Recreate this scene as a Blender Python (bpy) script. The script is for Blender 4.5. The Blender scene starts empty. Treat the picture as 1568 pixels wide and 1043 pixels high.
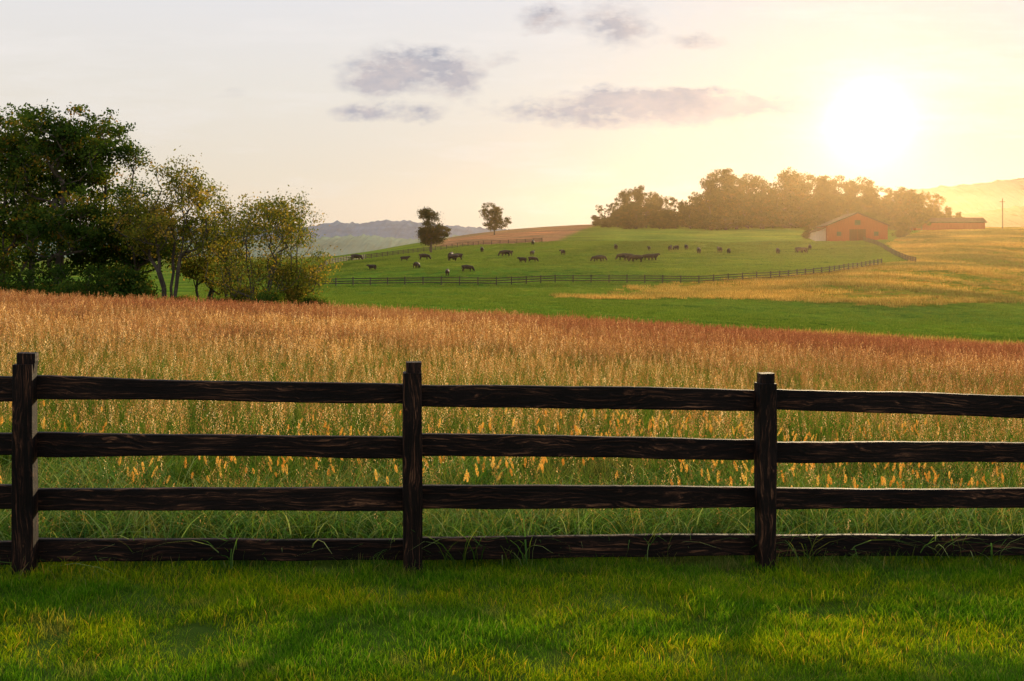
import bpy, math, random
import numpy as np
from mathutils import Vector, Matrix
rng = np.random.default_rng(7); random.seed(7)
scene = bpy.context.scene
EYE = 2.186; F = 1524.0
def B(px): return (px-784.0)/F          # bearing tangent
# ---------------------------------------------------------------- terrain
cols = np.array([-300,0,250,480,700,825,900,1100,1300,1450,1568,1900],float)
rows = {
 85:[474,470,471,474,479,485,489,497,512,521,529,545],
 125:[458,452,453,456,459,461,463,473,484,490,496,508],
 170:[448,442,441,440,434,437,438,440,431,438,449,460],
 205:[440,433,430,420,405,406,406,410,412,412,424,436],
 255:[432,424,421,405,388,383,381,388,399,388,398,410],
 320:[426,416,413,400,376,373,371,375,370,366,370,380],
 410:[420,408,407,399,364,357,353,353,356,352,348,350],
 520:[414,404,403,401,360,343,340,340,346,348,347,345],
 800:[405,398,397,397,380,368,362,355,352,352,352,350],
 1500:[395,393,392,392,386,381,378,375,372,370,370,370],
 3000:[389,388,388,388,386,385,384,382,380,380,380,380],
 7000:[386,386,386,386,385,385,385,384,384,384,384,384]}
def plane(x,y):
    xc=np.clip(x,-30,30); e=np.maximum(y-6.8,0)
    return -0.037*(xc+0.68)-0.0265*e-0.00095*np.maximum(xc,0)*e+0.0002*np.minimum(xc,0)*-e
bg = np.linspace(-0.8,0.8,161); ld = np.linspace(math.log(5),math.log(7000),420)
ds = sorted(rows); bc=(cols-784)/F
dn = [5,12,20,30,38,52]+ds
T=[]
for d in dn:
    if d<=38: T.append(plane(bg*d,d))
    elif d==52: T.append(plane(bg*38,38)-1.3)
    else:
        T.append(np.interp(bg,bc,EYE-(np.array(rows[d])-385)/F*d))
T=np.array(T); dd=np.exp(ld)
Z=np.array([np.interp(dd,dn,T[:,i]) for i in range(len(bg))]).T
def smooth(A,s,ax):
    k=np.exp(-0.5*(np.arange(-3*s,3*s+1)/s)**2); k/=k.sum(); r=3*s
    pad=[(0,0),(0,0)]; pad[ax]=(r,r); P=np.pad(A,pad,mode='edge')
    return np.apply_along_axis(lambda v:np.convolve(v,k,'valid'),ax,P)
Z=smooth(smooth(Z,3,0),4,1)
def height(x,y):
    x=np.asarray(x,float); y=np.asarray(y,float)
    yy=np.clip(y,5.01,6999); b=np.clip(x/yy,-0.799,0.799)
    fi=(b+0.8)/1.6*160; fj=(np.log(yy)-ld[0])/(ld[-1]-ld[0])*419
    i=np.clip(fi.astype(int),0,159); j=np.clip(fj.astype(int),0,418); a=fi-i; c=fj-j
    z=(Z[j,i]*(1-a)+Z[j,i+1]*a)*(1-c)+(Z[j+1,i]*(1-a)+Z[j+1,i+1]*a)*c
    w=np.clip((y-26)/10,0,1)
    z=plane(x,y)*(1-w)+z*w
    amp=np.clip((y-55)/120,0,1)
    z=z+amp*(0.25*np.sin(x*0.06+1.3*np.sin(y*0.031))*np.sin(y*0.045+0.4)+0.12*np.sin(x*0.17+2)*np.sin(y*0.11))
    return z
def H1(x,y): return float(height(np.array([x]),np.array([y]))[0])
# ---------------------------------------------------------------- mesh helper
def mesh_quads(name,V,Q,mats=None,mi=None,attrs=None,smooth_=False):
    V=np.asarray(V,np.float32); Q=np.asarray(Q,np.int32); k=Q.shape[1]
    me=bpy.data.meshes.new(name)
    me.vertices.add(len(V)); me.vertices.foreach_set('co',V.ravel())
    me.loops.add(Q.size); me.loops.foreach_set('vertex_index',Q.ravel())
    me.polygons.add(len(Q)); me.polygons.foreach_set('loop_start',np.arange(0,Q.size,k,dtype=np.int32))
    if mats:
        for m in mats: me.materials.append(m)
    if mi is not None: me.polygons.foreach_set('material_index',np.asarray(mi,np.int32))
    me.update(calc_edges=True)
    if attrs:
        for n,a in attrs.items():
            a=np.asarray(a,np.float32)
            if a.ndim==1:
                at=me.attributes.new(n,'FLOAT','POINT'); at.data.foreach_set('value',a)
            else:
                at=me.attributes.new(n,'FLOAT_COLOR','POINT')
                at.data.foreach_set('color',np.hstack([a,np.ones((len(a),1),np.float32)]).ravel())
    me.polygons.foreach_set('use_smooth',np.full(len(Q),smooth_))
    me.validate()
    return me
def add_obj(name,me,loc=(0,0,0),rot=(0,0,0),scale=(1,1,1),parent=None):
    o=bpy.data.objects.new(name,me); o.location=loc; o.rotation_euler=rot; o.scale=scale
    scene.collection.objects.link(o)
    if parent: o.parent=parent
    return o
def empty(name,loc=(0,0,0),rz=0):
    o=bpy.data.objects.new(name,None); o.location=loc; o.rotation_euler=(0,0,rz); o.empty_display_size=0.3
    scene.collection.objects.link(o); return o
# ---------------------------------------------------------------- material helper
class NT:
    def __init__(s,name,world=False):
        s.m=bpy.data.worlds.new(name) if world else bpy.data.materials.new(name)
        s.m.use_nodes=True; s.t=s.m.node_tree; s.t.nodes.clear()
        s.out=s.t.nodes.new('ShaderNodeOutputWorld' if world else 'ShaderNodeOutputMaterial')
    def n(s,t,ins=None,**kw):
        nd=s.t.nodes.new(t)
        for k,v in kw.items(): setattr(nd,k,v)
        if ins:
            for k,v in ins.items():
                if hasattr(v,'links') and hasattr(v,'node'): s.t.links.new(v,nd.inputs[k])
                else: nd.inputs[k].default_value=v
        return nd
    def math(s,op,a,b=None,c=None,clamp=False):
        ins={0:a}
        if b is not None: ins[1]=b
        if c is not None: ins[2]=c
        nd=s.n('ShaderNodeMath',ins,operation=op); nd.use_clamp=clamp; return nd.outputs[0]
    def mix(s,f,a,b,bt='MIX'):
        nd=s.t.nodes.new('ShaderNodeMix'); nd.data_type='RGBA'; nd.blend_type=bt
        for k,v in ((0,f),(6,a),(7,b)):
            if hasattr(v,'links') and hasattr(v,'node'): s.t.links.new(v,nd.inputs[k])
            else:
                if k and len(v)==3: v=(*v,1)
                nd.inputs[k].default_value=v
        return nd.outputs[2]
    def noise(s,vec,scale,detail=3,rough=0.55):
        nd=s.n('ShaderNodeTexNoise',{'Vector':vec,'Scale':scale,'Detail':detail,'Roughness':rough}); return nd.outputs[0]
    def maprange(s,v,a,b,c=0,d=1):
        return s.n('ShaderNodeMapRange',{0:v,1:a,2:b,3:c,4:d}).outputs[0]
    def ramp(s,f,stops):
        nd=s.n('ShaderNodeValToRGB',{0:f}); e=nd.color_ramp.elements
        while len(e)<len(stops): e.new(0.5)
        for el,(p,c) in zip(e,stops): el.position=p; el.color=(*c,1)
        return nd.outputs[0]
    def scaled(s,vec,sc):
        return s.n('ShaderNodeMapping',{'Vector':vec,'Scale':sc}).outputs[0]
    def attr(s,name): return s.n('ShaderNodeAttribute',attribute_name=name)
    def pos(s): return s.n('ShaderNodeNewGeometry').outputs['Position']
    def finish(s,sh,vol=False):
        s.t.links.new(sh,s.out.inputs['Volume' if vol else 'Surface']); return s.m
def leafy(nt,col,trans=0.5,tcol=None,rough=0.6,gloss=0.0):
    d=nt.n('ShaderNodeBsdfDiffuse',{'Color':col}).outputs[0]
    t=nt.n('ShaderNodeBsdfTranslucent',{'Color':tcol if tcol is not None else col}).outputs[0]
    return nt.n('ShaderNodeMixShader',{0:trans,1:d,2:t}).outputs[0]
# lawn grass
nt=NT('lawn_blade'); p=nt.pos()
ti=nt.attr('tint').outputs['Fac']; hg=nt.attr('hgt').outputs['Fac']
c=nt.ramp(ti,[(0,(0.06,0.19,0.008)),(0.45,(0.14,0.33,0.010)),(0.82,(0.33,0.48,0.02)),(0.93,(0.55,0.46,0.10)),(1,(0.6,0.40,0.16))])
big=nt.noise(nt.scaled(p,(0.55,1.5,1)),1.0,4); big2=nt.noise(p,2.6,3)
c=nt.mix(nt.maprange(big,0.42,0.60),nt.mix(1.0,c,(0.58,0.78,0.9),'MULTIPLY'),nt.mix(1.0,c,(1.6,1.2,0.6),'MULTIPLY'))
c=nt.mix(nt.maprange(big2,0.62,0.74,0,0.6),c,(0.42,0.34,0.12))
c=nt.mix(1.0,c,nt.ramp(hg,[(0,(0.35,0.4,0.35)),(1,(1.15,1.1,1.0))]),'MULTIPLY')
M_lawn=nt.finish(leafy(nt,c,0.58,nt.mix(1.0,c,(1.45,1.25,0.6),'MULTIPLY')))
# tall green blades
nt=NT('meadow_blade'); p=nt.pos()
ti=nt.attr('tint').outputs['Fac']; hg=nt.attr('hgt').outputs['Fac']
c=nt.ramp(ti,[(0,(0.045,0.12,0.018)),(0.5,(0.11,0.23,0.03)),(0.8,(0.22,0.26,0.05)),(1,(0.55,0.40,0.18))])
sep=nt.n('ShaderNodeSeparateXYZ',{0:p}).outputs
far=nt.maprange(nt.math('ADD',sep[1],nt.math('MULTIPLY',nt.noise(p,0.15,2),14)),20,44)
c=nt.mix(nt.math('MULTIPLY',far,0.5),c,(0.21,0.11,0.055))
c=nt.mix(nt.maprange(nt.noise(nt.scaled(p,(0.5,0.8,0.5)),1.0,3),0.5,0.68,0,0.4),c,(0.30,0.18,0.10))
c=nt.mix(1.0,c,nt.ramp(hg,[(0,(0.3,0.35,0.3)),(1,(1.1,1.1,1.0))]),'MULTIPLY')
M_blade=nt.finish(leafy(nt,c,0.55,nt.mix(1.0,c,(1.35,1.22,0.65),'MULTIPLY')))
nt=NT('long_green_blade'); ti=nt.attr('tint').outputs['Fac']; hg=nt.attr('hgt').outputs['Fac']
c=nt.ramp(ti,[(0,(0.06,0.17,0.03)),(0.6,(0.16,0.33,0.07)),(1,(0.42,0.48,0.20))])
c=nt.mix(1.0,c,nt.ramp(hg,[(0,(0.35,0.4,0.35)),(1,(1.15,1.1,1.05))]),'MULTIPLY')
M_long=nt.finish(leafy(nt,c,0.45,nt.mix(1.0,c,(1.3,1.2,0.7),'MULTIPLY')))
# seed heads
nt=NT('grass_seed_head'); p=nt.pos()
ti=nt.attr('tint').outputs['Fac']
sep=nt.n('ShaderNodeSeparateXYZ',{0:p}).outputs
gold=nt.ramp(ti,[(0,(0.23,0.11,0.04)),(0.5,(0.50,0.30,0.11)),(0.80,(0.88,0.66,0.34)),(1,(0.98,0.88,0.58))])
rust=nt.ramp(ti,[(0,(0.13,0.05,0.03)),(0.6,(0.28,0.11,0.06)),(1,(0.60,0.34,0.19))])
nz=nt.noise(nt.scaled(p,(0.12,0.3,0.3)),1.0,3)
f=nt.math('ADD',nt.maprange(sep[1],18,36,0.0,0.8),nt.math('MULTIPLY',nt.math('SUBTRACT',nz,0.49),2.8),clamp=True)
f=nt.math('ADD',f,nt.maprange(sep[0],0,10,0,0.5),clamp=True)
c=nt.mix(f,gold,rust)
M_seed=nt.finish(leafy(nt,c,0.58,nt.mix(1.0,c,(1.3,1.1,0.78),'MULTIPLY')))
nt=NT('foxtail_head'); ti=nt.attr('tint').outputs['Fac']
c=nt.ramp(ti,[(0,(0.75,0.32,0.04)),(1,(0.98,0.62,0.13))])
M_fox=nt.finish(leafy(nt,c,0.65,c))
def leafmat(name,stops,tr=0.45,tm=(1.6,1.5,0.7)):
    nt=NT(name); ti=nt.attr('tint').outputs['Fac']; p=nt.pos()
    c=nt.ramp(ti,stops)
    c=nt.mix(1.0,c,nt.ramp(nt.noise(p,0.6,2),[(0.35,(0.6,0.65,0.6)),(0.65,(1.35,1.25,1.0))]),'MULTIPLY')
    return nt.finish(leafy(nt,c,tr,nt.mix(1.0,c,tm,'MULTIPLY')))
M_leaf=leafmat('oak_leaves',[(0,(0.022,0.052,0.014)),(0.7,(0.05,0.09,0.02)),(0.92,(0.12,0.13,0.025)),(1,(0.24,0.14,0.03))],0.45,(1.7,1.5,0.6))
M_leafy=leafmat('young_tree_leaves',[(0,(0.055,0.08,0.018)),(0.6,(0.13,0.145,0.03)),(1,(0.33,0.22,0.06))],0.55,(1.6,1.45,0.7))
M_leafd=leafmat('far_leaves',[(0,(0.03,0.04,0.013)),(0.7,(0.05,0.052,0.017)),(1,(0.10,0.07,0.022))])
nt=NT('bark'); p=nt.pos(); c=nt.ramp(nt.noise(nt.scaled(p,(6,6,1.2)),1.0,4),[(0.3,(0.03,0.022,0.016)),(0.7,(0.10,0.075,0.055))])
M_bark=nt.finish(nt.n('ShaderNodeBsdfPrincipled',{'Base Color':c,'Roughness':0.9}).outputs[0])
# ---------------------------------------------------------------- grass geometry
def blades(N,size,h,w,lean,segs=3,base=None,droop=1.0,tr=(0,1)):
    if base is None: base=rng.uniform(-size/2,size/2,(N,2))
    hh=rng.uniform(h[0],h[1],N); ww=rng.uniform(w[0],w[1],N)
    a=rng.uniform(0,2*np.pi,N); L=rng.uniform(lean[0],lean[1],N)*hh
    fa=rng.uniform(0,2*np.pi,N); fx=np.cos(fa); fy=np.sin(fa)
    V=[];Hh=[]
    for k in range(segs+1):
        t=k/segs; w_=ww*(1-t**1.6*0.93)*0.5
        cx=base[:,0]+np.cos(a)*L*t**2; cy=base[:,1]+np.sin(a)*L*t**2
        cz=hh*(t-0.25*droop*np.minimum(L/hh,1.2)*t**3)
        V.append(np.stack([np.stack([cx-fx*w_,cy-fy*w_,cz],1),np.stack([cx+fx*w_,cy+fy*w_,cz],1)],1)); Hh.append(np.full((N,2),t))
    V=np.stack(V,1).reshape(-1,3); Hh=np.stack(Hh,1).reshape(-1)
    st=(segs+1)*2; b0=(np.arange(N)*st)[:,None,None]; k=np.arange(segs)[None,:,None]*2
    Q=(b0+k+np.array([0,1,3,2])[None,None,:]).reshape(-1,4)
    tint=np.repeat(rng.uniform(tr[0],tr[1],N),st)
    tip=np.stack([base[:,0]+np.cos(a)*L,base[:,1]+np.sin(a)*L,hh*(1-0.25*droop*np.minimum(L/hh,1.2))],1)
    return V,Q,tint,Hh,tip
def flakes(C,s,asp=0.5,up=None,tint=None):
    N=len(C); a=rng.normal(size=(N,3))
    if up is not None: a=a*(1-up)+np.array([0,0,1])*up*np.sign(rng.normal(size=(N,1)))*1.5
    a/=np.linalg.norm(a,axis=1)[:,None]; r=rng.normal(size=(N,3)); b=np.cross(a,r); b/=np.linalg.norm(b,axis=1)[:,None]
    s=np.broadcast_to(np.asarray(s,float),(N,))[:,None]
    V=np.stack([C-a*s,C+b*s*asp,C+a*s,C-b*s*asp],1).reshape(-1,3)
    Q=np.arange(4*N).reshape(-1,4)
    tint=np.repeat(rng.uniform(0,1,N) if tint is None else tint,4)
    return V,Q,tint,np.ones(4*N)
def combine(name,parts,mats):
    V=[];Q=[];mi=[];ti=[];hg=[];o=0
    for (v,q,t,h),m in parts:
        V.append(v);Q.append(q+o);mi.append(np.full(len(q),m));ti.append(t);hg.append(h);o+=len(v)
    return mesh_quads(name,np.vstack(V),np.vstack(Q),mats,np.concatenate(mi),{'tint':np.concatenate(ti),'hgt':np.concatenate(hg)})
def lawn_patch(i):
    p=[(blades(2300,0.62,(0.02,0.055),(0.002,0.0048),(0.1,0.9),2,tr=(0,0.90))[:4],0),
       (blades(220,0.62,(0.04,0.085),(0.002,0.004),(0.1,0.8),3,tr=(0.3,1))[:4],0)]
    return combine('lawn_tuft_%d'%i,p,[M_lawn])
def panicle(N,size,h,w,nsp,sp,spread,segs=2):
    v,q,t,hh,tip=blades(N,size,h,w,(0.05,0.35),segs,tr=(0.6,1))
    th=rng.uniform(0,1,(N,nsp))
    ht=np.linspace(0,1,nsp)[None,:]*np.ones((N,1))
    L=spread[1]; rad=spread[0]*(1-ht)*rng.uniform(0.2,1,(N,nsp))+0.004
    an=rng.uniform(0,6.283,(N,nsp))
    C=np.stack([tip[:,0:1]+rad*np.cos(an),tip[:,1:2]+rad*np.sin(an),tip[:,2:3]-L*0.8+ht*L],2).reshape(-1,3)
    tt=np.clip(np.repeat(rng.uniform(0,1,N)**1.5,nsp)*0.7+rng.uniform(0,0.32,N*nsp),0,1)
    f=flakes(C,rng.uniform(sp*0.6,sp*1.3,len(C)),0.4,0.5,tt)
    return (v,q,t,hh),f
def meadow_patch(i,kind):
    P=[]
    if kind=='near':   # long green blades
        P.append((blades(420,1.15,(0.12,0.4),(0.004,0.009),(0.3,1.3),4,tr=(0,0.85))[:4],0))
        P.append((blades(300,1.15,(0.2,0.48),(0.006,0.013),(0.5,1.6),5,droop=1.6)[:4],3))
        P.append((blades(80,1.15,(0.25,0.5),(0.002,0.004),(0.1,0.9),4,tr=(0.75,1))[:4],0))
        a,f=panicle(12,1.15,(0.3,0.5),(0.002,0.003),26,0.006,(0.04,0.16)); P+=[(a,0),(f,1)]
    if kind=='fox':
        P.append((blades(560,1.15,(0.15,0.38),(0.004,0.008),(0.2,1.1),4,tr=(0,0.85))[:4],0))
        P.append((blades(60,1.15,(0.2,0.4),(0.006,0.011),(0.5,1.4),4,droop=1.4)[:4],3))
        a,f=panicle(24,1.15,(0.35,0.55),(0.002,0.003),28,0.006,(0.04,0.16)); P+=[(a,0),(f,1)]
        v,q,t,hh,tip=blades(28,1.15,(0.28,0.54),(0.002,0.003),(0.1,0.5),4,tr=(0.4,1)); P.append(((v,q,t,hh),0))
        C=[];tt=[]
        n=70
        for k in range(len(tip)):
            L=random.uniform(0.045,0.085); u=rng.uniform(0,1,n); r=0.008*np.sin(np.pi*np.clip(u,0.05,0.98))**0.5; an=rng.uniform(0,6.28,n)
            d=rng.normal(0,0.28,2)
            C.append(np.stack([tip[k,0]+r*np.cos(an)+d[0]*u*L,tip[k,1]+r*np.sin(an)+d[1]*u*L,tip[k,2]-0.01+u*L],1)); tt.append(np.full(n,random.random()))
        C=np.vstack(C); P.append((flakes(C,rng.uniform(0.005,0.010,len(C)),0.25,0.6,np.concatenate(tt)),2))
    if kind=='mid':
        P.append((blades(640,1.15,(0.2,0.5),(0.004,0.009),(0.2,0.9),3,tr=(0,0.88))[:4],0))
        a,f=panicle(48,1.15,(0.38,0.66),(0.002,0.0035),30,0.0085,(0.05,0.2)); P+=[(a,0),(f,1)]
    if kind=='far':
        P.append((blades(320,1.15,(0.25,0.52),(0.006,0.012),(0.2,0.8),2,tr=(0.1,0.9))[:4],0))
        a,f=panicle(90,1.15,(0.40,0.75),(0.003,0.005),16,0.016,(0.06,0.22)); P+=[(a,0),(f,1)]
    return combine('meadow_%s_%d'%(kind,i),P,[M_blade,M_seed,M_fox,M_long])
def scatter(name,meshes,X,Y,idx,smin=0.85,smax=1.2,Zo=0.0,tilt=0.05):
    col=bpy.data.collections.new(name+'_tufts')
    for i,m in enumerate(meshes):
        o=bpy.data.objects.new('%s_src_%03d'%(name,i),m); col.objects.link(o)
    n=len(X); me=bpy.data.meshes.new(name); me.vertices.add(n)
    co=np.stack([X,Y,height(X,Y)+Zo],1).astype(np.float32); me.vertices.foreach_set('co',co.ravel())
    rot=np.stack([rng.normal(0,tilt,n),rng.normal(0,tilt,n),rng.uniform(0,6.283,n)],1).astype(np.float32)
    s=rng.uniform(smin,smax,n).astype(np.float32)
    at=me.attributes.new('rot','FLOAT_VECTOR','POINT'); at.data.foreach_set('vector',rot.ravel())
    at=me.attributes.new('scl','FLOAT','POINT'); at.data.foreach_set('value',s)
    at=me.attributes.new('idx','INT','POINT'); at.data.foreach_set('value',np.asarray(idx,np.int32))
    me.update(); ob=add_obj(name,me)
    g=bpy.data.node_groups.new(name+'_gn','GeometryNodeTree')
    g.interface.new_socket('Geometry',in_out='INPUT',socket_type='NodeSocketGeometry')
    g.interface.new_socket('Geometry',in_out='OUTPUT',socket_type='NodeSocketGeometry')
    N=g.nodes.new; gi=N('NodeGroupInput'); go=N('NodeGroupOutput'); ci=N('GeometryNodeCollectionInfo')
    ci.inputs['Collection'].default_value=col; ci.inputs['Separate Children'].default_value=True; ci.inputs['Reset Children'].default_value=True
    ip=N('GeometryNodeInstanceOnPoints'); ip.inputs['Pick Instance'].default_value=True
    def na(nm,dt):
        a=N('GeometryNodeInputNamedAttribute'); a.data_type=dt; a.inputs['Name'].default_value=nm; return a.outputs['Attribute']
    e=N('FunctionNodeEulerToRotation'); L=g.links.new
    L(gi.outputs[0],ip.inputs['Points']); L(ci.outputs[0],ip.inputs['Instance'])
    L(na('idx','INT'),ip.inputs['Instance Index']); L(na('rot','FLOAT_VECTOR'),e.inputs[0]); L(e.outputs[0],ip.inputs['Rotation'])
    L(na('scl','FLOAT'),ip.inputs['Scale']); L(ip.outputs[0],go.inputs[0])
    md=ob.modifiers.new('scatter','NODES'); md.node_group=g
    return ob
def fence_y(x): return 6.8+0.155*(x+0.68)
def jgrid(x0,x1,y0,y1,s,j=0.45):
    xs=np.arange(x0,x1,s); ys=np.arange(y0,y1,s); X,Y=np.meshgrid(xs,ys); X=X.ravel();Y=Y.ravel()
    return X+rng.uniform(-j,j,len(X))*s, Y+rng.uniform(-j,j,len(X))*s
# lawn
X,Y=jgrid(-7.5,7.5,3.6,8.4,0.46,0.25); k=Y<fence_y(X)+0.05; X=X[k];Y=Y[k]
scatter('lawn_grass',[lawn_patch(i) for i in range(7)],X,Y,rng.integers(0,7,len(X)),0.9,1.25)
# meadow
ms=[];kinds=[('near',4),('fox',4),('mid',5),('far',5)]; st={};
for kd,n in kinds:
    st[kd]=(len(ms),n); ms+= [meadow_patch(i,kd) for i in range(n)]
X,Y=jgrid(-40,40,6,60,0.85,0.28); X2=np.arange(-8,9,0.55); Y2=fence_y(X2)+0.75+rng.uniform(-.1,.25,len(X2))
X=np.concatenate([X,X2]);Y=np.concatenate([Y,Y2])
dF=Y-fence_y(X)
k=(dF>0.6)&(np.abs(X)<0.58*Y+4)&(Y<47+0.04*X); X=X[k];Y=Y[k];dF=dF[k]
r=rng.uniform(0,1,len(X)); I=np.zeros(len(X),int)
for j in range(len(X)):
    d=dF[j]
    if d<1.1: kd='near'
    elif d<2.6: kd='fox' if r[j]<0.75 else 'near'
    elif d<4.5: kd='fox' if r[j]<0.4 else 'mid'
    elif d<11: kd='mid' 
    else: kd='far' if r[j]<(d-11)/6 else 'mid'
    I[j]=st[kd][0]+random.randrange(st[kd][1])
scatter('meadow_grass',ms,X,Y,I,0.85,1.2)
# grass fringe at the fence foot
def fringe(i):
    return combine('fringe_%d'%i,[(blades(110,0.3,(0.04,0.15),(0.003,0.006),(0.1,0.9),3,tr=(0.0,0.95))[:4],0)],[M_blade])
n=200; X=rng.uniform(-7.5,7.5,n); Y=fence_y(X)+rng.uniform(-0.16,0.6,n)
scatter('fence_foot_grass',[fringe(i) for i in range(4)],X,Y,rng.integers(0,4,n),0.6,1.2)
# ---------------------------------------------------------------- ground
t=np.linspace(-1,1,460); ys=np.concatenate([np.linspace(-12,3,8),np.linspace(3.4,12,24),np.exp(np.linspace(math.log(12.4),math.log(7000),460))])
TT,YY=np.meshgrid(t,ys); XX=TT*np.maximum(40,1.25*YY); ZZ=height(XX,YY)
V=np.stack([XX.ravel(),YY.ravel(),ZZ.ravel()],1)
ny,nx=XX.shape; a=np.arange((ny-1)*(nx-1)); r_=a//(nx-1); c_=a%(nx-1); q0=r_*nx+c_
Q=np.stack([q0,q0+1,q0+nx+1,q0+nx],1)
bx=(XX/np.maximum(YY,5)).ravel(); yy=YY.ravel(); xx=XX.ravel()
GREEN=np.array([0.10,0.165,0.022]); GOLD=np.array([0.40,0.22,0.045]); TAN=np.array([0.28,0.155,0.095]); SOIL=np.array([0.06,0.09,0.015]); FAR=np.array([0.08,0.12,0.03]); MED=np.array([0.08,0.10,0.02])
def sst(v,a,b):
    t=np.clip((v-a)/(b-a),0,1); return t*t*(3-2*t)
col=np.tile(SOIL,(len(yy),1)); 
def blend(m,c):
    global col
    col=col*(1-m[:,None])+c*m[:,None]
fy=6.8+0.155*(xx+0.68)
blend(sst(yy-fy,0.2,0.6),MED)
blend(sst(yy,47,50),GREEN)
wig=6*np.sin(xx*0.05)+4*np.sin(xx*0.13+1)
FB=[B(460),B(850),B(1070),B(1180),B(1270),B(1350),B(1400)]; FD=[170,172,174,182,194,222,230]
fl=np.interp(bx,FB,FD)
g=sst(bx,B(980),B(1120))*sst(yy+wig,143,155)*(1-sst(yy,fl-2,fl+2)); blend(g*0.75*(0.5+0.5*np.sin(yy*0.22+xx*0.05)**2),GOLD)
g=sst(bx,B(1180),B(1260))*sst(yy+wig,68,72)*(1-sst(yy+wig,78,82)); blend(g*0.7,GOLD)
edge=np.interp(yy,[200,230,300,330,420],[B(1370),B(1400),B(1360),B(1380),B(1420)])
g=sst(bx,edge-0.004,edge+0.004)*sst(yy,fl-5,fl+5); blend(g*(0.45+0.55*np.sin(yy*0.06+xx*0.03)**2),GOLD)
te=np.interp(yy,[325,520],[B(850),B(930)])
g=(1-sst(bx,te-.006,te+.006))*sst(yy,325,332)*sst(bx,B(640),B(690)); blend(g,TAN)
g=sst(bx,B(900),B(960))*(1-sst(bx,B(1250),B(1300)))*sst(yy,315,345)*(1-sst(yy,430,470)); blend(g*0.7,np.array([0.17,0.24,0.04]))  # lighter olive: sunlight on the hilltop pasture painted into the ground colour
blend(sst(yy,600,800),FAR)
me=mesh_quads('ground',V,Q,None,None,{'Col':col},True)
nt=NT('ground_cover'); p=nt.pos(); cc=nt.attr('Col').outputs['Color']
n1=nt.noise(nt.scaled(p,(0.05,0.14,0.1)),1.0,5,0.6); n2=nt.noise(nt.scaled(p,(0.8,0.8,0.8)),1.0,4,0.7); n3=nt.noise(nt.scaled(p,(0.012,0.03,0.03)),1.0,3)
c=nt.mix(1.0,cc,nt.ramp(n1,[(0.3,(0.45,0.55,0.55)),(0.5,(1,1,1)),(0.7,(1.7,1.35,1.0))]),'MULTIPLY')
c=nt.mix(1.0,c,nt.ramp(n2,[(0.3,(0.6,0.65,0.6)),(0.7,(1.35,1.3,1.2))]),'MULTIPLY')
c=nt.mix(1.0,c,nt.ramp(n3,[(0.35,(0.75,0.95,0.8)),(0.65,(1.35,1.05,0.9))]),'MULTIPLY')
bmp=nt.n('ShaderNodeBump',{'Strength':0.6,'Distance':0.5,'Height':n2}).outputs[0]
d=nt.n('ShaderNodeBsdfDiffuse',{'Color':c,'Normal':bmp}).outputs[0]
me.materials.append(nt.finish(d)); add_obj('ground',me)
# ---------------------------------------------------------------- pasture tufts (far)
def far_tuft(i,m,gold):
    v=blades(60,1.6,(0.15,0.55 if gold else 0.25),(0.03,0.06),(0.1,0.8),2,tr=(0.0,1) )[:4]
    return combine('ft%d%d'%(gold,i),[(v,0)],[m])
nt=NT('golden_hay'); ti=nt.attr('tint').outputs['Fac']; c=nt.ramp(ti,[(0,(0.24,0.13,0.03)),(0.7,(0.55,0.33,0.07)),(1,(0.78,0.54,0.16))])
c=nt.mix(1.0,c,nt.ramp(nt.noise(nt.scaled(nt.pos(),(0.03,0.06,0.05)),1.0,3),[(0.38,(0.45,0.6,0.6)),(0.6,(1.25,1.2,1.1))]),'MULTIPLY')
M_hay=nt.finish(leafy(nt,c,0.62,c))
nt=NT('pasture_blade'); ti=nt.attr('tint').outputs['Fac']; c=nt.ramp(ti,[(0,(0.07,0.14,0.015)),(1,(0.20,0.25,0.03))]); M_past=nt.finish(leafy(nt,c,0.5,c))
def cover_pts(n,y0,y1,b0,b1):
    y=np.sqrt(rng.uniform(y0**2,y1**2,n)); b=rng.uniform(b0,b1,n); return b*y,y,b
X,Y,b=cover_pts(48000,50,400,B(850),B(1720))
fl_=np.interp(b,FB,FD)
w=6*np.sin(X*0.05)+4*np.sin(X*0.13+1); ed=np.interp(Y,[200,230,300,330,420],[B(1370),B(1400),B(1360),B(1380),B(1420)])
clump=np.sin(X*0.11+np.sin(Y*.07)*2)*np.sin(Y*0.13+X*.02)+rng.normal(0,.35,len(X))>-0.1
k=((b>B(1000)+rng.normal(0,.03,len(b)))&(Y+w>143)&(Y<fl_)&clump)|((b>B(1200))&(Y+w>68)&(Y+w<80)&(rng.random(len(b))<0.7))|((b>ed)&(Y>fl_)&(clump|(rng.random(len(b))<.25)))|((b>B(800))&(np.abs(Y+w-140-8*np.sin(X*.03))<3.5)&(rng.random(len(b))<.8))
scatter('golden_field_grass',[far_tuft(i,M_hay,1) for i in range(4)],X[k],Y[k],rng.integers(0,4,k.sum()),0.8,1.4)
X,Y,b=cover_pts(20000,50,330,B(300),B(1600)); k=np.ones(len(X),bool)
scatter('pasture_grass',[far_tuft(i,M_past,0) for i in range(4)],X[k],Y[k],rng.integers(0,4,k.sum()),0.7,1.2)
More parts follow.
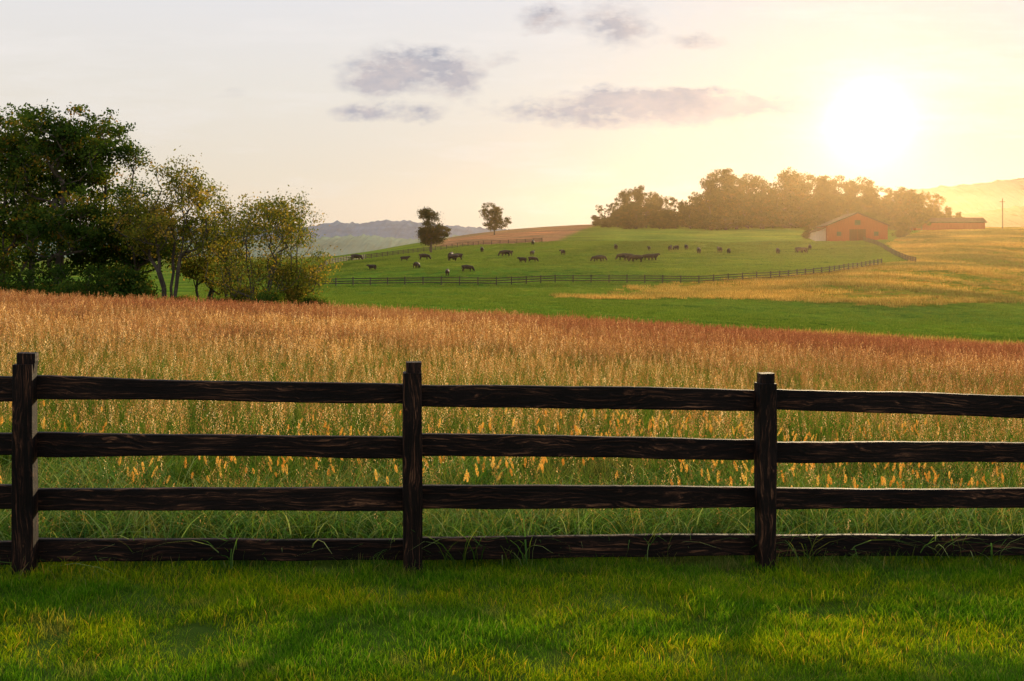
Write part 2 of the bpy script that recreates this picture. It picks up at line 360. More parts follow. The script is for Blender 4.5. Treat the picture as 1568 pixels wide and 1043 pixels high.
# ---------------------------------------------------------------- foreground fence
nt=NT('weathered_dark_wood'); tc=nt.n('ShaderNodeTexCoord').outputs['Object']
oi=nt.n('ShaderNodeObjectInfo').outputs['Random']
off=nt.n('ShaderNodeCombineXYZ',{0:nt.math('MULTIPLY',oi,40.0),1:nt.math('MULTIPLY',oi,13.0),2:nt.math('MULTIPLY',oi,7.0)}).outputs[0]
v=nt.n('ShaderNodeVectorMath',{0:tc,1:off},operation='ADD').outputs[0]
dist=nt.noise(nt.scaled(v,(1.5,1.5,6)),1.0,3)
v2=nt.n('ShaderNodeVectorMath',{0:nt.scaled(v,(2.2,30,70)),1:nt.n('ShaderNodeVectorMath',{0:(0,6,14),'Scale':dist},operation='SCALE').outputs[0]},operation='ADD').outputs[0]
g1=nt.noise(v2,1.0,5,0.7); g2=nt.noise(nt.scaled(v,(1.2,3,3)),1.0,3)
c=nt.ramp(g1,[(0.30,(0.002,0.0015,0.0015)),(0.51,(0.009,0.005,0.004)),(0.58,(0.035,0.016,0.01)),(0.67,(0.17,0.08,0.042)),(0.78,(0.30,0.17,0.10))])
c=nt.mix(nt.maprange(g2,0.39,0.58,0.12,1.0),nt.mix(1.0,c,(0.3,0.25,0.25),'MULTIPLY'),c)
bm=nt.n('ShaderNodeBump',{'Strength':0.9,'Distance':0.010,'Height':g1}).outputs[0]
M_wood=nt.finish(nt.n('ShaderNodeBsdfPrincipled',{'Base Color':c,'Roughness':0.65,'Normal':bm,'Specular IOR Level':0.12}).outputs[0])
def board(name,L,w,h,seed,mat,parent,loc,rot,warp=0.008,axis='x'):
    rs=np.random.default_rng(seed); n=max(8,int(L/0.05)); s=np.linspace(0,1,n+1)
    def wob(a):
        q=rs.normal(size=n+1+20); kk=np.exp(-0.5*(np.arange(-10,11)/3.0)**2); q=np.convolve(q,kk/np.sqrt((kk**2).sum()),'valid')
        return a*(0.9*np.sin(s*rs.uniform(2,5)+rs.uniform(0,6))+0.35*q+0.12*rs.normal(size=n+1))
    top=h/2+wob(warp); bot=-h/2+wob(warp); yo=wob(warp*0.5); x=s*L; bv=0.006; V=[]
    for i in range(n+1):
        t_,b_,o=top[i],bot[i],yo[i]
        V+= [(x[i],o-w/2,b_+bv),(x[i],o-w/2,t_-bv),(x[i],o-w/2+bv,t_),(x[i],o+w/2-bv,t_),(x[i],o+w/2,t_-bv),(x[i],o+w/2,b_+bv),(x[i],o+w/2-bv,b_),(x[i],o-w/2+bv,b_)]
    Fc=[]
    for i in range(n):
        for k in range(8):
            a=i*8+k;b=i*8+(k+1)%8; Fc.append((a,b,b+8,a+8))
    me=bpy.data.meshes.new(name); Fc+= [tuple(range(7,-1,-1)),tuple(range(n*8,n*8+8))]
    me.from_pydata(V,[],Fc); me.materials.append(mat)
    return add_obj(name,me,loc,rot,parent=parent)
fence=empty('wooden_fence')
posts=[(-10.5,-3),( -8.05,0),(-5.6,1),(-3.14,2),(-0.68,3),(1.83,4),(4.33,5),(6.83,6),(9.3,7)]
PX=[p[0] for p in posts]
def base(x): y=fence_y(x); return Vector((x,y,H1(x,y)))
ptop=[1.4,1.4,1.42,1.42,1.41,1.39,1.4,1.4,1.4]
for i,x in enumerate(PX):
    b=base(x)
    board('post_%d'%i,ptop[i]+0.10,0.12,0.125,100+i,M_wood,fence,(b.x,b.y,b.z-0.15),(0,-math.pi/2,0.155),0.003)
    board('post_tip_%d'%i,0.13,0.085,0.105,200+i,M_wood,fence,(b.x+0.008,b.y+0.01,b.z+ptop[i]-0.11),(0,-math.pi/2+random.uniform(-.05,.05),0.155),0.003)
rails=[1.2,0.84,0.487,0.14]
for i in range(len(PX)-1):
    a=base(PX[i]); b=base(PX[i+1])
    for r,hh in enumerate(rails):
        ja,jb=random.uniform(-.014,.014),random.uniform(-.014,.014)
        p0=a+Vector((0.02,0.075,hh+ja)); p1=b+Vector((-0.02,0.075,hh+jb)); e=p1-p0
        ang=math.atan2(e.y,e.x); el=-math.atan2(e.z,math.hypot(e.x,e.y))
        board('rail_%d_%d'%(i,r),e.length,0.045,0.15+random.uniform(-.008,.006),i*10+r,M_wood,fence,p0,(0,el,ang),0.006)
# ---------------------------------------------------------------- far board fences
nt=NT('far_fence_wood'); c=nt.ramp(nt.noise(nt.pos(),1.5,2),[(0.3,(0.01,0.008,0.006)),(0.7,(0.04,0.025,0.017))]); M_ffw=nt.finish(nt.n('ShaderNodeBsdfPrincipled',{'Base Color':c,'Roughness':0.8}).outputs[0])
def boxv(V,Fc,p0,p1,w,h):
    p0=Vector(p0);p1=Vector(p1);d=(p1-p0).normalized(); up=Vector((0,0,1)) if abs(d.z)<0.9 else Vector((1,0,0))
    s=d.cross(up).normalized()*w/2; u=s.cross(d).normalized()*h/2; o=len(V)
    for p in (p0,p1): V+= [p-s-u,p+s-u,p+s+u,p-s+u]
    Fc+= [(o+3,o+2,o+1,o),(o+4,o+5,o+6,o+7)]+[(o+k,o+(k+1)%4,o+4+(k+1)%4,o+4+k) for k in range(4)]
def far_fence(name,path,step=2.6,hh=1.35):
    pts=[(B(px)*d,d) for px,d in path]; P=[]
    for (x0,y0),(x1,y1) in zip(pts,pts[1:]):
        n=max(1,int(math.hypot(x1-x0,y1-y0)/step))
        P+=[(x0+(x1-x0)*k/n,y0+(y1-y0)*k/n) for k in range(n)]
    P.append(pts[-1]); V=[];Fc=[]; G=[Vector((x,y,H1(x,y))) for x,y in P]
    for g in G: boxv(V,Fc,g-Vector((0,0,.2)),g+Vector((0,0,hh+random.uniform(0,.12))),0.18,0.18)
    for a,b in zip(G,G[1:]):
        for z in (0.4,0.8,1.2): boxv(V,Fc,a+Vector((0,-.1,z+random.uniform(-.03,.03))),b+Vector((0,-.1,z+random.uniform(-.03,.03))),0.04,0.16)
    me=bpy.data.meshes.new(name); me.from_pydata([tuple(v) for v in V],[],Fc); me.materials.append(M_ffw); return add_obj(name,me)
far_fence('pasture_fence',[(462,170),(620,169),(760,168),(850,174),(960,174),(1070,172),(1180,178),(1270,192),(1350,218)])
far_fence('pasture_fence',[(462,171),(482,195),(500,235),(560,275),(640,300),(740,328),(830,328)])
far_fence('pasture_fence',[(1322,325),(1352,285),(1402,226)])
# ---------------------------------------------------------------- trees
def make_tree(name,seed,H,W,cb,tr,ncl,lpc,ls,lmat,rc=0.55,stems=1,lobes=9,bare=0.0):
    rs=np.random.default_rng(seed)
    nodes=[];par=[]
    def addn(p,q): nodes.append(np.array(p,float)); par.append(q); return len(nodes)-1
    a0=rs.uniform(0,6.28)
    for s in range(stems):
        a=a0+s*6.283/stems; off=0.2*(stems>1); ln=rs.uniform(0.12,0.26) if stems>1 else 0.05
        q=-1; k=7
        for i in range(k+1):
            t_=i/k; z=t_*H*0.66
            q=addn((math.cos(a)*(off+ln*z)+rs.normal(0,.05)*(i>0),math.sin(a)*(off+ln*z)+rs.normal(0,.05)*(i>0),z-0.2*(i==0)),q)
    LC=[];LR=[]
    for l in range(lobes):
        z=cb+(H-cb)*rs.uniform(0.12,0.88); fr=(z-cb)/(H-cb); rad=W/2*(1-abs(fr-0.42)**1.6*1.4)
        a=l*2.4+rs.uniform(-.6,.6); rr=rad*rs.uniform(0.25,0.75)
        LC.append((rr*math.cos(a),rr*math.sin(a),z)); LR.append(rs.uniform(0.17,0.29)*W)
    LC[0]=(rs.normal(0,W*.06),rs.normal(0,W*.06),H-LR[0]*0.7)
    pts=[]
    for i in range(ncl):
        l=rs.integers(0,lobes); v=rs.normal(size=3); v/=np.linalg.norm(v); r=LR[l]*rs.uniform(0.1,1.0)**0.45
        p=np.array(LC[l])+v*r*np.array([1,1,0.85])
        if p[2]>cb*0.7: pts.append(p)
    pts=np.array(pts); order=np.argsort(np.linalg.norm(pts-np.array([0,0,cb]),axis=1)); leafn=[]
    for i in order:
        p=pts[i]; N=np.array(nodes); dv=p-N; dist=np.linalg.norm(dv,axis=1)+np.where(N[:,2]>p[2]-0.04*H,0.2*H,0)+np.where(N[:,2]<cb*0.6,H,0)
        q=int(np.argmin(dist)); s0=nodes[q]; L=np.linalg.norm(p-s0); ns=max(1,min(5,int(L/0.5)))
        for k in range(1,ns+1):
            t_=k/ns; pp=s0+(p-s0)*t_+np.array([0,0,-0.08*L*math.sin(math.pi*t_)])+rs.normal(0,0.04*L*(k<ns),3)*0.6
            q=addn(pp,q)
        leafn.append(q)
    n=len(nodes); cnt=np.zeros(n); cnt[leafn]+=1
    for i in range(n-1,-1,-1):
        if par[i]>=0: cnt[par[i]]+=cnt[i]
    tot=len(leafn)/ (stems**0.5)
    R=tr*np.power(np.maximum(cnt,0.3)/tot,0.62)+0.005
    V=[];Q=[];o=0; K=5; ang=np.arange(K)*2*np.pi/K
    for i in range(n):
        q=par[i]
        if q<0 or cnt[i]==0: continue
        a,b=nodes[q],nodes[i]; d=b-a; L=np.linalg.norm(d)
        if L<1e-4: continue
        d/=L; r=np.cross(d,[0.3,0.9,0.2]); r/=np.linalg.norm(r); s=np.cross(d,r)
        ra=R[q] if cnt[q]<cnt[i]*1.6 else R[i]*1.15
        flare=1.35 if par[q]<0 else 1
        for c0,rr in ((a,ra*flare),(b,R[i])):
            V.append(c0+rr*(np.cos(ang)[:,None]*r+np.sin(ang)[:,None]*s))
        k=np.arange(K); Q.append(np.stack([o+k,o+(k+1)%K,o+K+(k+1)%K,o+K+k],1)); o+=2*K
    V=np.vstack(V);Q=np.vstack(Q); bark=((V,Q,np.zeros(len(V)),np.zeros(len(V))),0)
    C=[];TI=[]
    for i in leafn:
        if rs.random()<bare: continue
        k=int(lpc*rs.uniform(0.5,1.5)); p=nodes[i]; sc=rc*rs.uniform(0.6,1.3)
        C.append(p+rs.normal(size=(k,3))*np.array([sc,sc,sc*0.6])); TI.append(np.clip(rs.uniform(0,0.7)+rs.uniform(0,0.4,k),0,1))
    C=np.vstack(C); fl=flakes(C,rs.uniform(0.6,1.3,len(C))*ls,0.6,None,np.concatenate(TI))
    return combine(name,[bark,(fl,1)],[M_bark,lmat])
def place(name,me,px,d,rz=0,sc=1,dz=-0.1,parent=None):
    x=B(px)*d; return add_obj(name,me,(x,d,H1(x,d)+dz),(0,0,rz),(sc,sc,sc),parent)
for i,(px,d,H,W,cb,ncl,lpc) in enumerate([(-75,68,13.8,11,1.2,280,75),(2,66,13.8,8.5,1.2,260,74),(88,65,13.7,8.8,1.4,260,74),(155,69,14.2,9.0,1.4,260,74),(45,76,13,9,1.2,200,62)]):
    place('oak_tree',make_tree('oak_tree',[30,31,32,36,34][i],H,W,cb,0.32,ncl,lpc,0.115,M_leaf,0.38,1,15),px,d)
for i,(px,d,H,W,cb,ncl,lpc) in enumerate([(210,68,11.6,6.4,1.8,210,64),(260,64,10.2,6.8,2.2,230,46),(312,70,9.4,5.8,1.8,180,44)]):
    place('field_tree',make_tree('field_tree',50+i,H,W,cb,0.18,ncl,lpc,0.09,M_leaf if i<1 else M_leafy,0.36,2+(i==1),12),px,d)
for i,(px,d,H,W,cb,ncl,lpc) in enumerate([(392,62,7.5,6.8,1.4,300,32),(450,66,8.3,5.4,1.6,270,32),(350,68,7.6,5.2,1.2,210,32)]):
    place('young_tree',make_tree('young_tree',70+i,H,W,cb,0.12,ncl,lpc,0.078,M_leafy,0.36,2+(i==0),12,0.05),px,d)
shr=[make_tree('shrub',90+i,2.6,3.6,0.2,0.04,90,70,0.08,[M_leaf,M_leafy,M_leaf][i],0.35,3,6) for i in range(3)]
for i,px in enumerate([-40,10,50,95,140,185,285,330,365,415,455,478]):
    place('shrub',shr[0] if px<150 else shr[1+i%2],px,random.uniform(58,66),random.uniform(0,6),random.uniform(0.8,1.2) if px<200 else random.uniform(.5,.9))
# lone trees and far treeline
place('lone_tree',make_tree('lone_tree',120,12,9.5,2.2,0.3,200,70,0.2,M_leafd,0.55,1,9),660,275)
place('lone_tree',make_tree('lone_tree',125,12,14,3.2,0.3,170,65,0.23,M_leafd,0.55,1,10),757,425)
farv=[make_tree('far_tree',140+i,16,[11,13,10,14][i],1.0,0.35,150,55,0.27,M_leafd,0.7,1,[9,11,8,10][i]) for i in range(4)]
tl=empty('distant_treeline')
prof_x=[915,940,975,1000,1020,1060,1100,1130,1160,1190,1215,1260,1300,1340,1380,1405,1440,1465]
prof_y=[316,303,276,286,306,300,250,271,264,280,257,261,282,272,291,282,302,325]
px=918
while px<1470:
    d=random.uniform(440,480); x=B(px)*d; g=H1(x,d); top=np.interp(px,prof_x,prof_y)
    Ht=(385-top)/F*d+EYE-g
    j=random.randrange(4); s=Ht/16.0*random.uniform(0.86,1.1)
    add_obj('tree_part',farv[j],(x,d,g-0.3),(0,0,random.uniform(0,6)),(s*random.uniform(.65,.9),s*.8,s),tl)
    for q in range(3 if px>1000 else 2):
        s2=s*random.uniform(0.35,0.75); d2=d-random.uniform(5,25); x=B(px+random.uniform(-8,12))*d2; add_obj('tree_part',farv[(j+1+q)%4],(x,d2,H1(x,d2)-0.3),(0,0,random.uniform(0,6)),(s2*1.4,s2*1.4,s2),tl)
    px+=random.uniform(11,19)
for px,d,s in [(1240,345,.45),(1375,335,.35),(1385,340,.45),(1255,350,.3)]:
    place('shrub',farv[1],px,d,px,s)
# ---------------------------------------------------------------- distant hills
def hill(name,D,xs,ysv,depth,colr,amp,seed):  # colr of the bluer ridges has aerial haze painted into the base colour
    rs=np.random.default_rng(seed); n=900; b=np.linspace(B(xs[0]),B(xs[-1]),n); Yp=np.interp(b,[B(x) for x in xs],ysv)
    k=np.exp(-0.5*(np.arange(-30,31)/9)**2);k/=k.sum(); Yp=np.convolve(np.pad(Yp,30,mode='edge'),k,'valid')
    top=EYE+(385-Yp)/F*D
    m=17; V=[]
    for j in range(m):
        u=j/(m-1)*2-1; s=math.cos(u*math.pi/2)**0.8 if abs(u)<1 else 0
        nz=rs.normal(size=n); nz=np.convolve(np.pad(nz,2,mode='edge'),[.1,.25,.3,.25,.1],'valid')
        z=-25+(top+25)*s+nz*amp*s; y=D+u*depth
        V.append(np.stack([b*D*(1+0*u),np.full(n,y)+rs.normal(0,3,n),z],1))
    V=np.vstack(V); a=np.arange((m-1)*(n-1)); r=a//(n-1);c=a%(n-1);q=r*n+c
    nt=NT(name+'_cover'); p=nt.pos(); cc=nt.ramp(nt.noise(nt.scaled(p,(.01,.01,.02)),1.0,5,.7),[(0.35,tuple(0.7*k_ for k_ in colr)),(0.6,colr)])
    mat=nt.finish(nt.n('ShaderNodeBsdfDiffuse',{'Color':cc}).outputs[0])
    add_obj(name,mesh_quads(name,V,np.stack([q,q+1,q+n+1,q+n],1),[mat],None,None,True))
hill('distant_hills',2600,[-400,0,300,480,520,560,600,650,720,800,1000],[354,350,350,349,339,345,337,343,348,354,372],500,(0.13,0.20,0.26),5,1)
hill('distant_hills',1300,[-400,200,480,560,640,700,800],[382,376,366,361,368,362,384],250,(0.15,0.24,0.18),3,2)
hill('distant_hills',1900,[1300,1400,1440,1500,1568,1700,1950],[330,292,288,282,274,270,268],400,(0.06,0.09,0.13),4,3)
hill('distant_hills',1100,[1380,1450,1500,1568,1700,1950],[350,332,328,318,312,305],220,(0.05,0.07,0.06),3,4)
# ---------------------------------------------------------------- barn, shed, pole
def mat_simple(name,c0,c1,sc,rough=0.8,metal=0,spec=0.3):
    nt=NT(name); tc=nt.n('ShaderNodeTexCoord').outputs['Object']
    c=nt.ramp(nt.noise(nt.scaled(tc,sc),1.0,3),[(0.35,c0),(0.65,c1)])
    return nt.finish(nt.n('ShaderNodeBsdfPrincipled',{'Base Color':c,'Roughness':rough,'Metallic':metal,'Specular IOR Level':spec}).outputs[0])
M_red=mat_simple('red_barn_boards',(0.24,0.035,0.018),(0.34,0.055,0.028),(6,6,0.4),0.9,0,0.1)
M_reddoor=mat_simple('red_barn_door',(0.07,0.014,0.01),(0.11,0.022,0.015),(6,6,0.4),0.9,0,0.1)
M_roof=mat_simple('weathered_shingle_roof',(0.03,0.02,0.017),(0.06,0.04,0.032),(3,1,1),0.95,0,0.03)
M_white=mat_simple('white_boards',(0.42,0.34,0.27),(0.58,0.48,0.38),(5,5,.4))
M_dark=mat_simple('dark_opening',(0.02,0.015,0.012),(0.04,0.03,0.025),(1,1,1))
def poly(name,V,Fc,mat,parent): 
    me=bpy.data.meshes.new(name); me.from_pydata([tuple(v) for v in V],[],Fc); me.materials.append(mat)
    o=bpy.data.objects.new(name,me); scene.collection.objects.link(o); o.parent=parent; return o
def gable(parent,W,L,eh,rh,wallm,nm='',x0=0):
    w=W/2
    V=[(x0-w,0,-1),(x0+w,0,-1),(x0+w,0,eh),(x0,0,rh),(x0-w,0,eh),(x0-w,L,-1),(x0+w,L,-1),(x0+w,L,eh),(x0,L,rh),(x0-w,L,eh)]
    poly(nm+'walls',V,[(0,1,2,3,4),(9,8,7,6,5),(1,6,7,2),(5,0,4,9)],wallm,parent)
    ov=0.7; th=0.34; sl=(rh-eh)/w
    for s in (-1,1):
        e=(x0+s*(w+ov),eh-sl*ov+0.05); r=(x0,rh+0.05); V=[]
        for y in (-ov,L+ov):
            V+=[(e[0],y,e[1]),(r[0],y,r[1]),(r[0],y,r[1]+th),(e[0],y,e[1]+th)]
        poly(nm+'roof_%d'%(s>0),V,[(0,1,2,3),(7,6,5,4),(0,4,5,1),(3,2,6,7),(0,3,7,4),(1,5,6,2)],M_roof,parent)
def panel(name,parent,x0,x1,z0,z1,mat,y=-0.06): poly(name,[(x0,y,z0),(x1,y,z0),(x1,y,z1),(x0,y,z1),(x0,y+.05,z0),(x1,y+.05,z0),(x1,y+.05,z1),(x0,y+.05,z1)],[(0,1,2,3),(7,6,5,4),(0,4,5,1),(2,6,7,3),(0,3,7,4),(1,5,6,2)],mat,parent)
d=328; x=B(1313)*d
barn=empty('red_barn',(x,d,H1(x,d)),math.radians(-8))
gable(barn,19,22,5.0,9.0,M_red)
panel('door_left',barn,-2.6,-0.05,0,3.8,M_reddoor); panel('door_right',barn,0.05,2.6,0,3.8,M_reddoor); panel('loft_opening',barn,-0.9,0.9,5.2,6.8,M_dark)
panel('window_left',barn,-6.6,-5.2,1.6,3.0,M_dark); panel('window_right',barn,5.2,6.6,1.6,3.0,M_dark)
V=[(-13.0,3,-1),(-9.55,3,-1),(-9.55,3,4.3),(-13.0,3,3.0),(-13.0,20,-1),(-9.55,20,-1),(-9.55,20,4.3),(-13.0,20,3.0)]
poly('lean_to_walls',V,[(0,1,2,3),(7,6,5,4),(0,3,7,4)],M_white,barn)
V=[(-13.6,2.5,2.95),(-9.55,2.5,4.45),(-9.55,20.5,4.45),(-13.6,20.5,2.95),(-13.6,2.5,3.2),(-9.55,2.5,4.7),(-9.55,20.5,4.7),(-13.6,20.5,3.2)]
poly('lean_to_roof',V,[(3,2,1,0),(4,5,6,7),(0,1,5,4),(2,3,7,6),(0,4,7,3)],M_roof,barn)
d=425; x=B(1452)*d
shed=empty('long_shed',(x+14,d,H1(x,d)-0.3),math.radians(82))
gable(shed,10,28,3.2,5.0,M_red)
d=400; x=B(1535)*d
pole=empty('utility_pole',(x,d,H1(x,d)))
def tube(name,r0,r1,z0,z1,parent,n=10):
    V=[(r0*math.cos(a),r0*math.sin(a),z0) for a in np.arange(n)*6.2832/n]+[(r1*math.cos(a),r1*math.sin(a),z1) for a in np.arange(n)*6.2832/n]
    poly(name,V,[(k,(k+1)%n,n+(k+1)%n,n+k) for k in range(n)]+[tuple(range(n,2*n))],M_ffw,parent)
tube('pole_shaft',0.22,0.15,-0.5,12.5,pole); V=[];Fc=[]; boxv(V,Fc,(-1.2,0.2,11.2),(1.2,0.2,11.2),0.14,0.2); poly('crossarm',V,Fc,M_ffw,pole)
V=[];Fc=[]
for k in(-1.1,-.5,.5,1.1): boxv(V,Fc,(k,0.2,11.3),(k,0.2,11.55),0.08,0.08)
poly('insulators',V,Fc,M_white,pole)
# ---------------------------------------------------------------- cows
def skin_mesh(name,verts,edges,rad,mat):
    me=bpy.data.meshes.new(name); me.from_pydata(verts,edges,[]); o=bpy.data.objects.new(name,me); scene.collection.objects.link(o)
    md=o.modifiers.new('s','SKIN'); md.use_smooth_shade=True; sv=me.skin_vertices[0].data
    for i,r in enumerate(rad): sv[i].radius=r if isinstance(r,tuple) else (r,r)
    sv[0].use_root=True; o.modifiers.new('ss','SUBSURF').levels=1
    dg=bpy.context.evaluated_depsgraph_get(); m=bpy.data.meshes.new_from_object(o.evaluated_get(dg)); bpy.data.objects.remove(o)
    m.name=name; m.materials.clear(); m.materials.append(mat); return m
def cow_mesh(name,pose,mat,step=0.0):
    v=[(-0.74,0,0.98),(-0.35,0,0.88),(0.12,0,0.84),(0.52,0,0.90)]; r=[(.36,.34),(.43,.43),(.45,.45),(.40,.40)]
    e=[(0,1),(1,2),(2,3)]
    if pose=='graze': hd=[(0.86,0,.80),(1.08,0,.50),(1.18,0,.32),(1.30,0,.10)]
    elif pose=='up': hd=[(0.86,0,1.06),(1.04,0,1.20),(1.18,0,1.20),(1.42,0,1.04)]
    else: hd=[(0.84,0.05,1.0),(0.98,0.2,1.12),(1.06,0.34,1.12),(1.18,0.54,0.98)]
    for p,rr in zip(hd,[.30,.20,.18,.12]): v.append(p); r.append(rr); e.append((len(v)-2,len(v)-1))
    hi=6
    for s in(-1,1):
        v.append((hd[2][0]-0.05,hd[2][1]+s*0.28,hd[2][2]+0.04)); r.append((.06,.035)); e.append((hi,len(v)-1))
    for s in(-1,1):
        st=step*s
        b=len(v); v+=[(0.5,s*.20,.60),(0.5+st*.4,s*.20,.36),(0.5+st,s*.20,.12),(0.53+st,s*.20,0.03)]; r+=[.17,.095,.07,.085]; e+=[(3,b),(b,b+1),(b+1,b+2),(b+2,b+3)]
        b=len(v); v+=[(-0.74,s*.20,.68),(-0.66-st*.3,s*.20,.54),(-0.86-st*.6,s*.20,.36),(-0.80-st,s*.20,.12),(-0.77-st,s*.20,.03)]; r+=[.24,.17,.09,.07,.085]; e+=[(0,b),(b,b+1),(b+1,b+2),(b+2,b+3),(b+3,b+4)]
    b=len(v); v+=[(-1.08,0,1.12),(-1.15,0,.8),(-1.14,0,.42)]; r+=[.05,.025,.045]; e+=[(0,b),(b,b+1),(b+1,b+2)]
    return skin_mesh(name,v,e,r,mat)
nt=NT('black_cow_hide'); c=nt.ramp(nt.noise(nt.n('ShaderNodeTexCoord').outputs['Object'],3,3),[(0.4,(0.006,0.005,0.004)),(0.7,(0.022,0.013,0.009))])
M_cow=nt.finish(nt.n('ShaderNodeBsdfPrincipled',{'Base Color':c,'Roughness':0.7,'Specular IOR Level':0.2}).outputs[0])
cm=[cow_mesh('cow_grazing','graze',M_cow,0.08),cow_mesh('cow_standing','up',M_cow,0.0),cow_mesh('cow_turned','turn',M_cow,0.05),cow_mesh('cow_walking','graze',M_cow,0.2)]
cows=[(546,262,0,0,1.15),(570,205,2,2.6,.8),(620,232,1,.2,.8),(638,203,0,1.2,.9),(650,236,0,.1,1),(690,233,1,1.4,1.05),(699,225,0,3.1,1.1),(694,222,2,0.5,1),(685,186,1,1.6,.8),(716,192,0,.3,.9),
(738,262,1,1.7,.9),(773,236,0,3.3,1.05),(778,238,0,3.0,.9),(800,214,2,2.5,.8),(816,300,1,1.5,.95),(815,238,1,1.2,.8),(816,216,0,.2,.8),(862,240,2,1.8,.9),(914,216,0,3.1,.9),(920,218,0,.1,.9),
(954,222,0,3.1,1.1),(964,221,0,.1,1.1),(974,218,0,3.0,1.1),(992,223,0,3.2,1.05),(1000,224,1,.2,1),(943,262,1,1.6,.9),(994,258,2,1.4,.8),(1026,262,1,1.2,.9),(1035,266,0,2,.9),(1051,270,1,1.6,.9),(1070,250,1,1.5,1),(1102,258,1,1.7,1),(1116,256,0,1.2,.9),(1191,266,1,1.4,1),(1225,272,0,.2,1.1),(1230,273,0,3.0,1),(1240,285,1,1.3,1)]
for px,d,k,rz,s in cows:
    x=B(px)*d; s*=1.2; add_obj('cow',cm[k],(x,d,H1(x,d)-0.01),(0,0,rz),(s,s,s))
# ---------------------------------------------------------------- haze volume
def haze(dens,g,colr,y0=90,y1=1150,top=60):
    V=[(x,y,z) for x in(-2000,2000) for y in(y0,y1) for z in(-80,top)]
    me=bpy.data.meshes.new('haze'); me.from_pydata(V,[],[(0,1,3,2),(4,6,7,5),(0,4,5,1),(2,3,7,6),(0,2,6,4),(1,5,7,3)])
    nt=NT('haze_air'); sh=nt.n('ShaderNodeVolumeScatter',{'Color':(*colr,1),'Density':dens,'Anisotropy':g}).outputs[0]
    me.materials.append(nt.finish(sh,True)); add_obj('haze',me)
haze(0.00015,0.80,(1.0,0.72,0.42))
# ---------------------------------------------------------------- sun + sky
SB,SV=B(1330),(385-187)/F
sd=Vector((SB,1,SV)).normalized(); az=math.atan2(sd.x,sd.y)
el=math.radians(9.0); ld_=Vector((math.sin(az)*math.cos(el),math.cos(az)*math.cos(el),math.sin(el)))
L=bpy.data.lights.new('sun','SUN'); L.energy=5.0; L.angle=math.radians(1.0); L.color=(1.0,0.75,0.43)
so=bpy.data.objects.new('sun',L); so.rotation_euler=(-ld_).to_track_quat('-Z','Y').to_euler(); so.location=(50,140,60); scene.collection.objects.link(so)
w=NT('World',True); scene.world=w.m
sky=w.n('ShaderNodeTexSky',sky_type='NISHITA'); sky.sun_disc=False; sky.sun_elevation=el; sky.sun_rotation=az; sky.air_density=1.0; sky.dust_density=1.0; sky.altitude=100
dirv=w.n('ShaderNodeTexCoord').outputs['Generated']
nrm=w.n('ShaderNodeVectorMath',{0:dirv},operation='NORMALIZE').outputs[0]
sp=w.n('ShaderNodeSeparateXYZ',{0:nrm}).outputs
veil=w.ramp(sp[2],[(0.0,(0.84,0.68,0.52)),(0.07,(0.82,0.73,0.60)),(0.16,(0.82,0.78,0.72)),(0.25,(0.81,0.80,0.82)),(0.5,(0.85,0.88,0.98)),(1.0,(0.85,0.9,1.0))])
dot=w.n('ShaderNodeVectorMath',{0:nrm,1:tuple(sd)},operation='DOT_PRODUCT').outputs['Value']
ang=w.math('ARCCOSINE',w.math('MINIMUM',dot,0.999999))
def gl(sig): return w.math('EXPONENT',w.math('MULTIPLY',w.math('POWER',w.math('DIVIDE',ang,sig),2.0),-1.0))
vs=w.n('ShaderNodeVectorMath',{0:veil,'Scale':10.0},operation='SCALE').outputs[0]
base_=w.mix(0.97,sky.outputs[0],vs)
def addc(a,f,c): 
    s=w.n('ShaderNodeVectorMath',{0:c,'Scale':f},operation='SCALE').outputs[0]
    return w.n('ShaderNodeVectorMath',{0:a,1:s},operation='ADD').outputs[0]
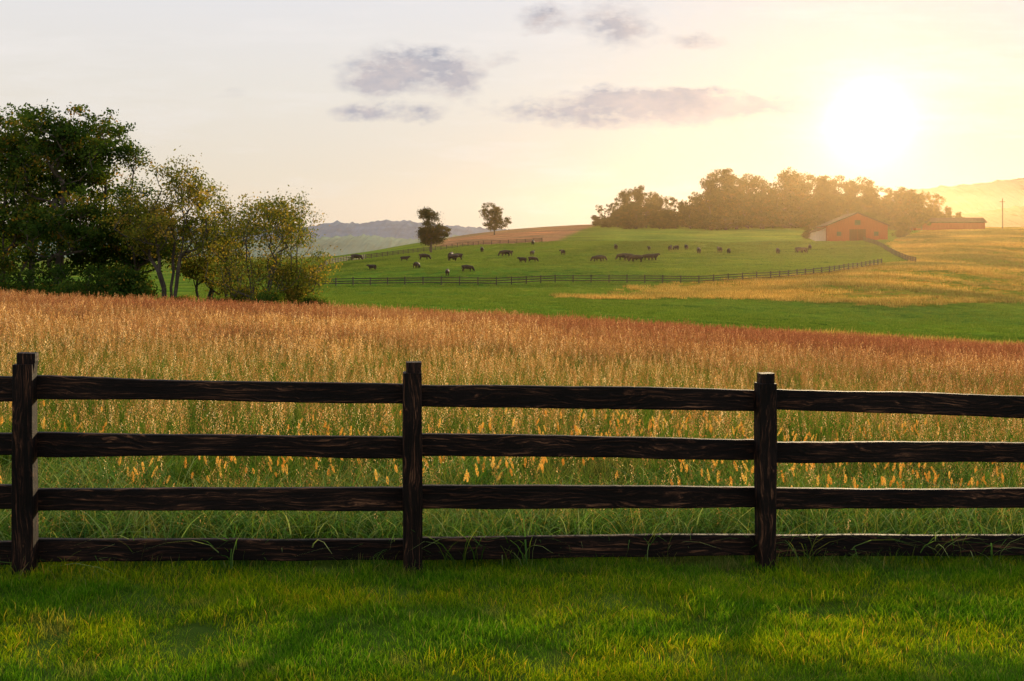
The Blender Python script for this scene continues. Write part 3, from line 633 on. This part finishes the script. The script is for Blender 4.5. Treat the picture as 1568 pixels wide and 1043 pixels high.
# clouds
yy_=w.math('MAXIMUM',sp[1],0.05); u=w.math('DIVIDE',sp[0],yy_); vv=w.math('DIVIDE',sp[2],yy_)
cv=w.n('ShaderNodeCombineXYZ',{0:u,1:w.math('MULTIPLY',vv,2.0),2:0.0}).outputs[0]
nz=w.noise(cv,18.0,5,0.62); nz2=w.noise(cv,60.0,3,0.6)
uu=w.math('ADD',u,w.math('MULTIPLY',w.math('SUBTRACT',w.noise(cv,11.0,3),0.5),0.06))
vw=w.math('ADD',vv,w.math('MULTIPLY',w.math('SUBTRACT',nz,0.5),0.035))
clouds=[(615,104,76,30,1.3),(580,128,48,17,.9),(708,120,34,28,1.1),(768,88,26,10,.5),(832,26,42,20,1.0),(942,40,46,34,1.2),(1070,60,40,12,.9),(560,173,50,12,1.3),(650,178,26,14,.9),(985,150,120,13,1.7),(1130,158,130,12,1.8),(870,172,105,11,1.1),(1060,172,80,16,1.2),(1250,162,80,10,1.5),(350,142,36,12,.3),(910,188,70,9,.8)]
acc=None
for (cx,cy,a,b,s) in clouds:
    du=w.math('DIVIDE',w.math('SUBTRACT',uu,B(cx)),a/F); dv=w.math('DIVIDE',w.math('SUBTRACT',vw,(385-cy)/F),b/F)
    q=w.math('MULTIPLY',w.math('EXPONENT',w.math('MULTIPLY',w.math('ADD',w.math('MULTIPLY',du,du),w.math('MULTIPLY',dv,dv)),-0.9)),s)
    acc=q if acc is None else w.math('ADD',acc,q)
cm_=w.math('MULTIPLY',acc,w.maprange(nz2,0.3,0.65,0.5,1.15)); cm_=w.maprange(cm_,0.18,1.0,0,0.95)
wisp=w.maprange(w.noise(w.scaled(cv,(3,9,1)),1.0,6,0.65),0.50,0.78,0,0.6)
ccol=w.mix(w.maprange(nz,0.35,0.65),(3.6,3.9,4.8),(6.0,5.5,5.6))
glow1=gl(0.021); glow2=gl(0.050); glow3=gl(0.22)
dim=w.math('SUBTRACT',1.0,w.math('MULTIPLY',gl(0.20),0.20))
s1=w.n('ShaderNodeVectorMath',{0:base_,'Scale':dim},operation='SCALE').outputs[0]
s1=w.mix(wisp,s1,(9.2,8.8,8.6)); s1=w.mix(cm_,s1,ccol)
s1=addc(s1,glow3,(0.4,0.6,0.5))
s1=addc(s1,glow2,(2.0,2.4,3.0)); s1=addc(s1,glow1,(30,28,24))
w.finish(w.n('ShaderNodeBackground',{'Color':s1,'Strength':0.1}).outputs[0])
# ---------------------------------------------------------------- camera
cam=bpy.data.cameras.new('camera'); cam.lens=35.0; cam.sensor_width=36; cam.shift_y=-136.5/1568; cam.clip_end=20000; cam.clip_start=0.05
co=bpy.data.objects.new('camera',cam); co.location=(0,0,EYE); co.rotation_euler=(math.pi/2,0,0); scene.collection.objects.link(co); scene.camera=co
scene.view_settings.view_transform='Standard'; scene.view_settings.look='None'; scene.view_settings.exposure=0
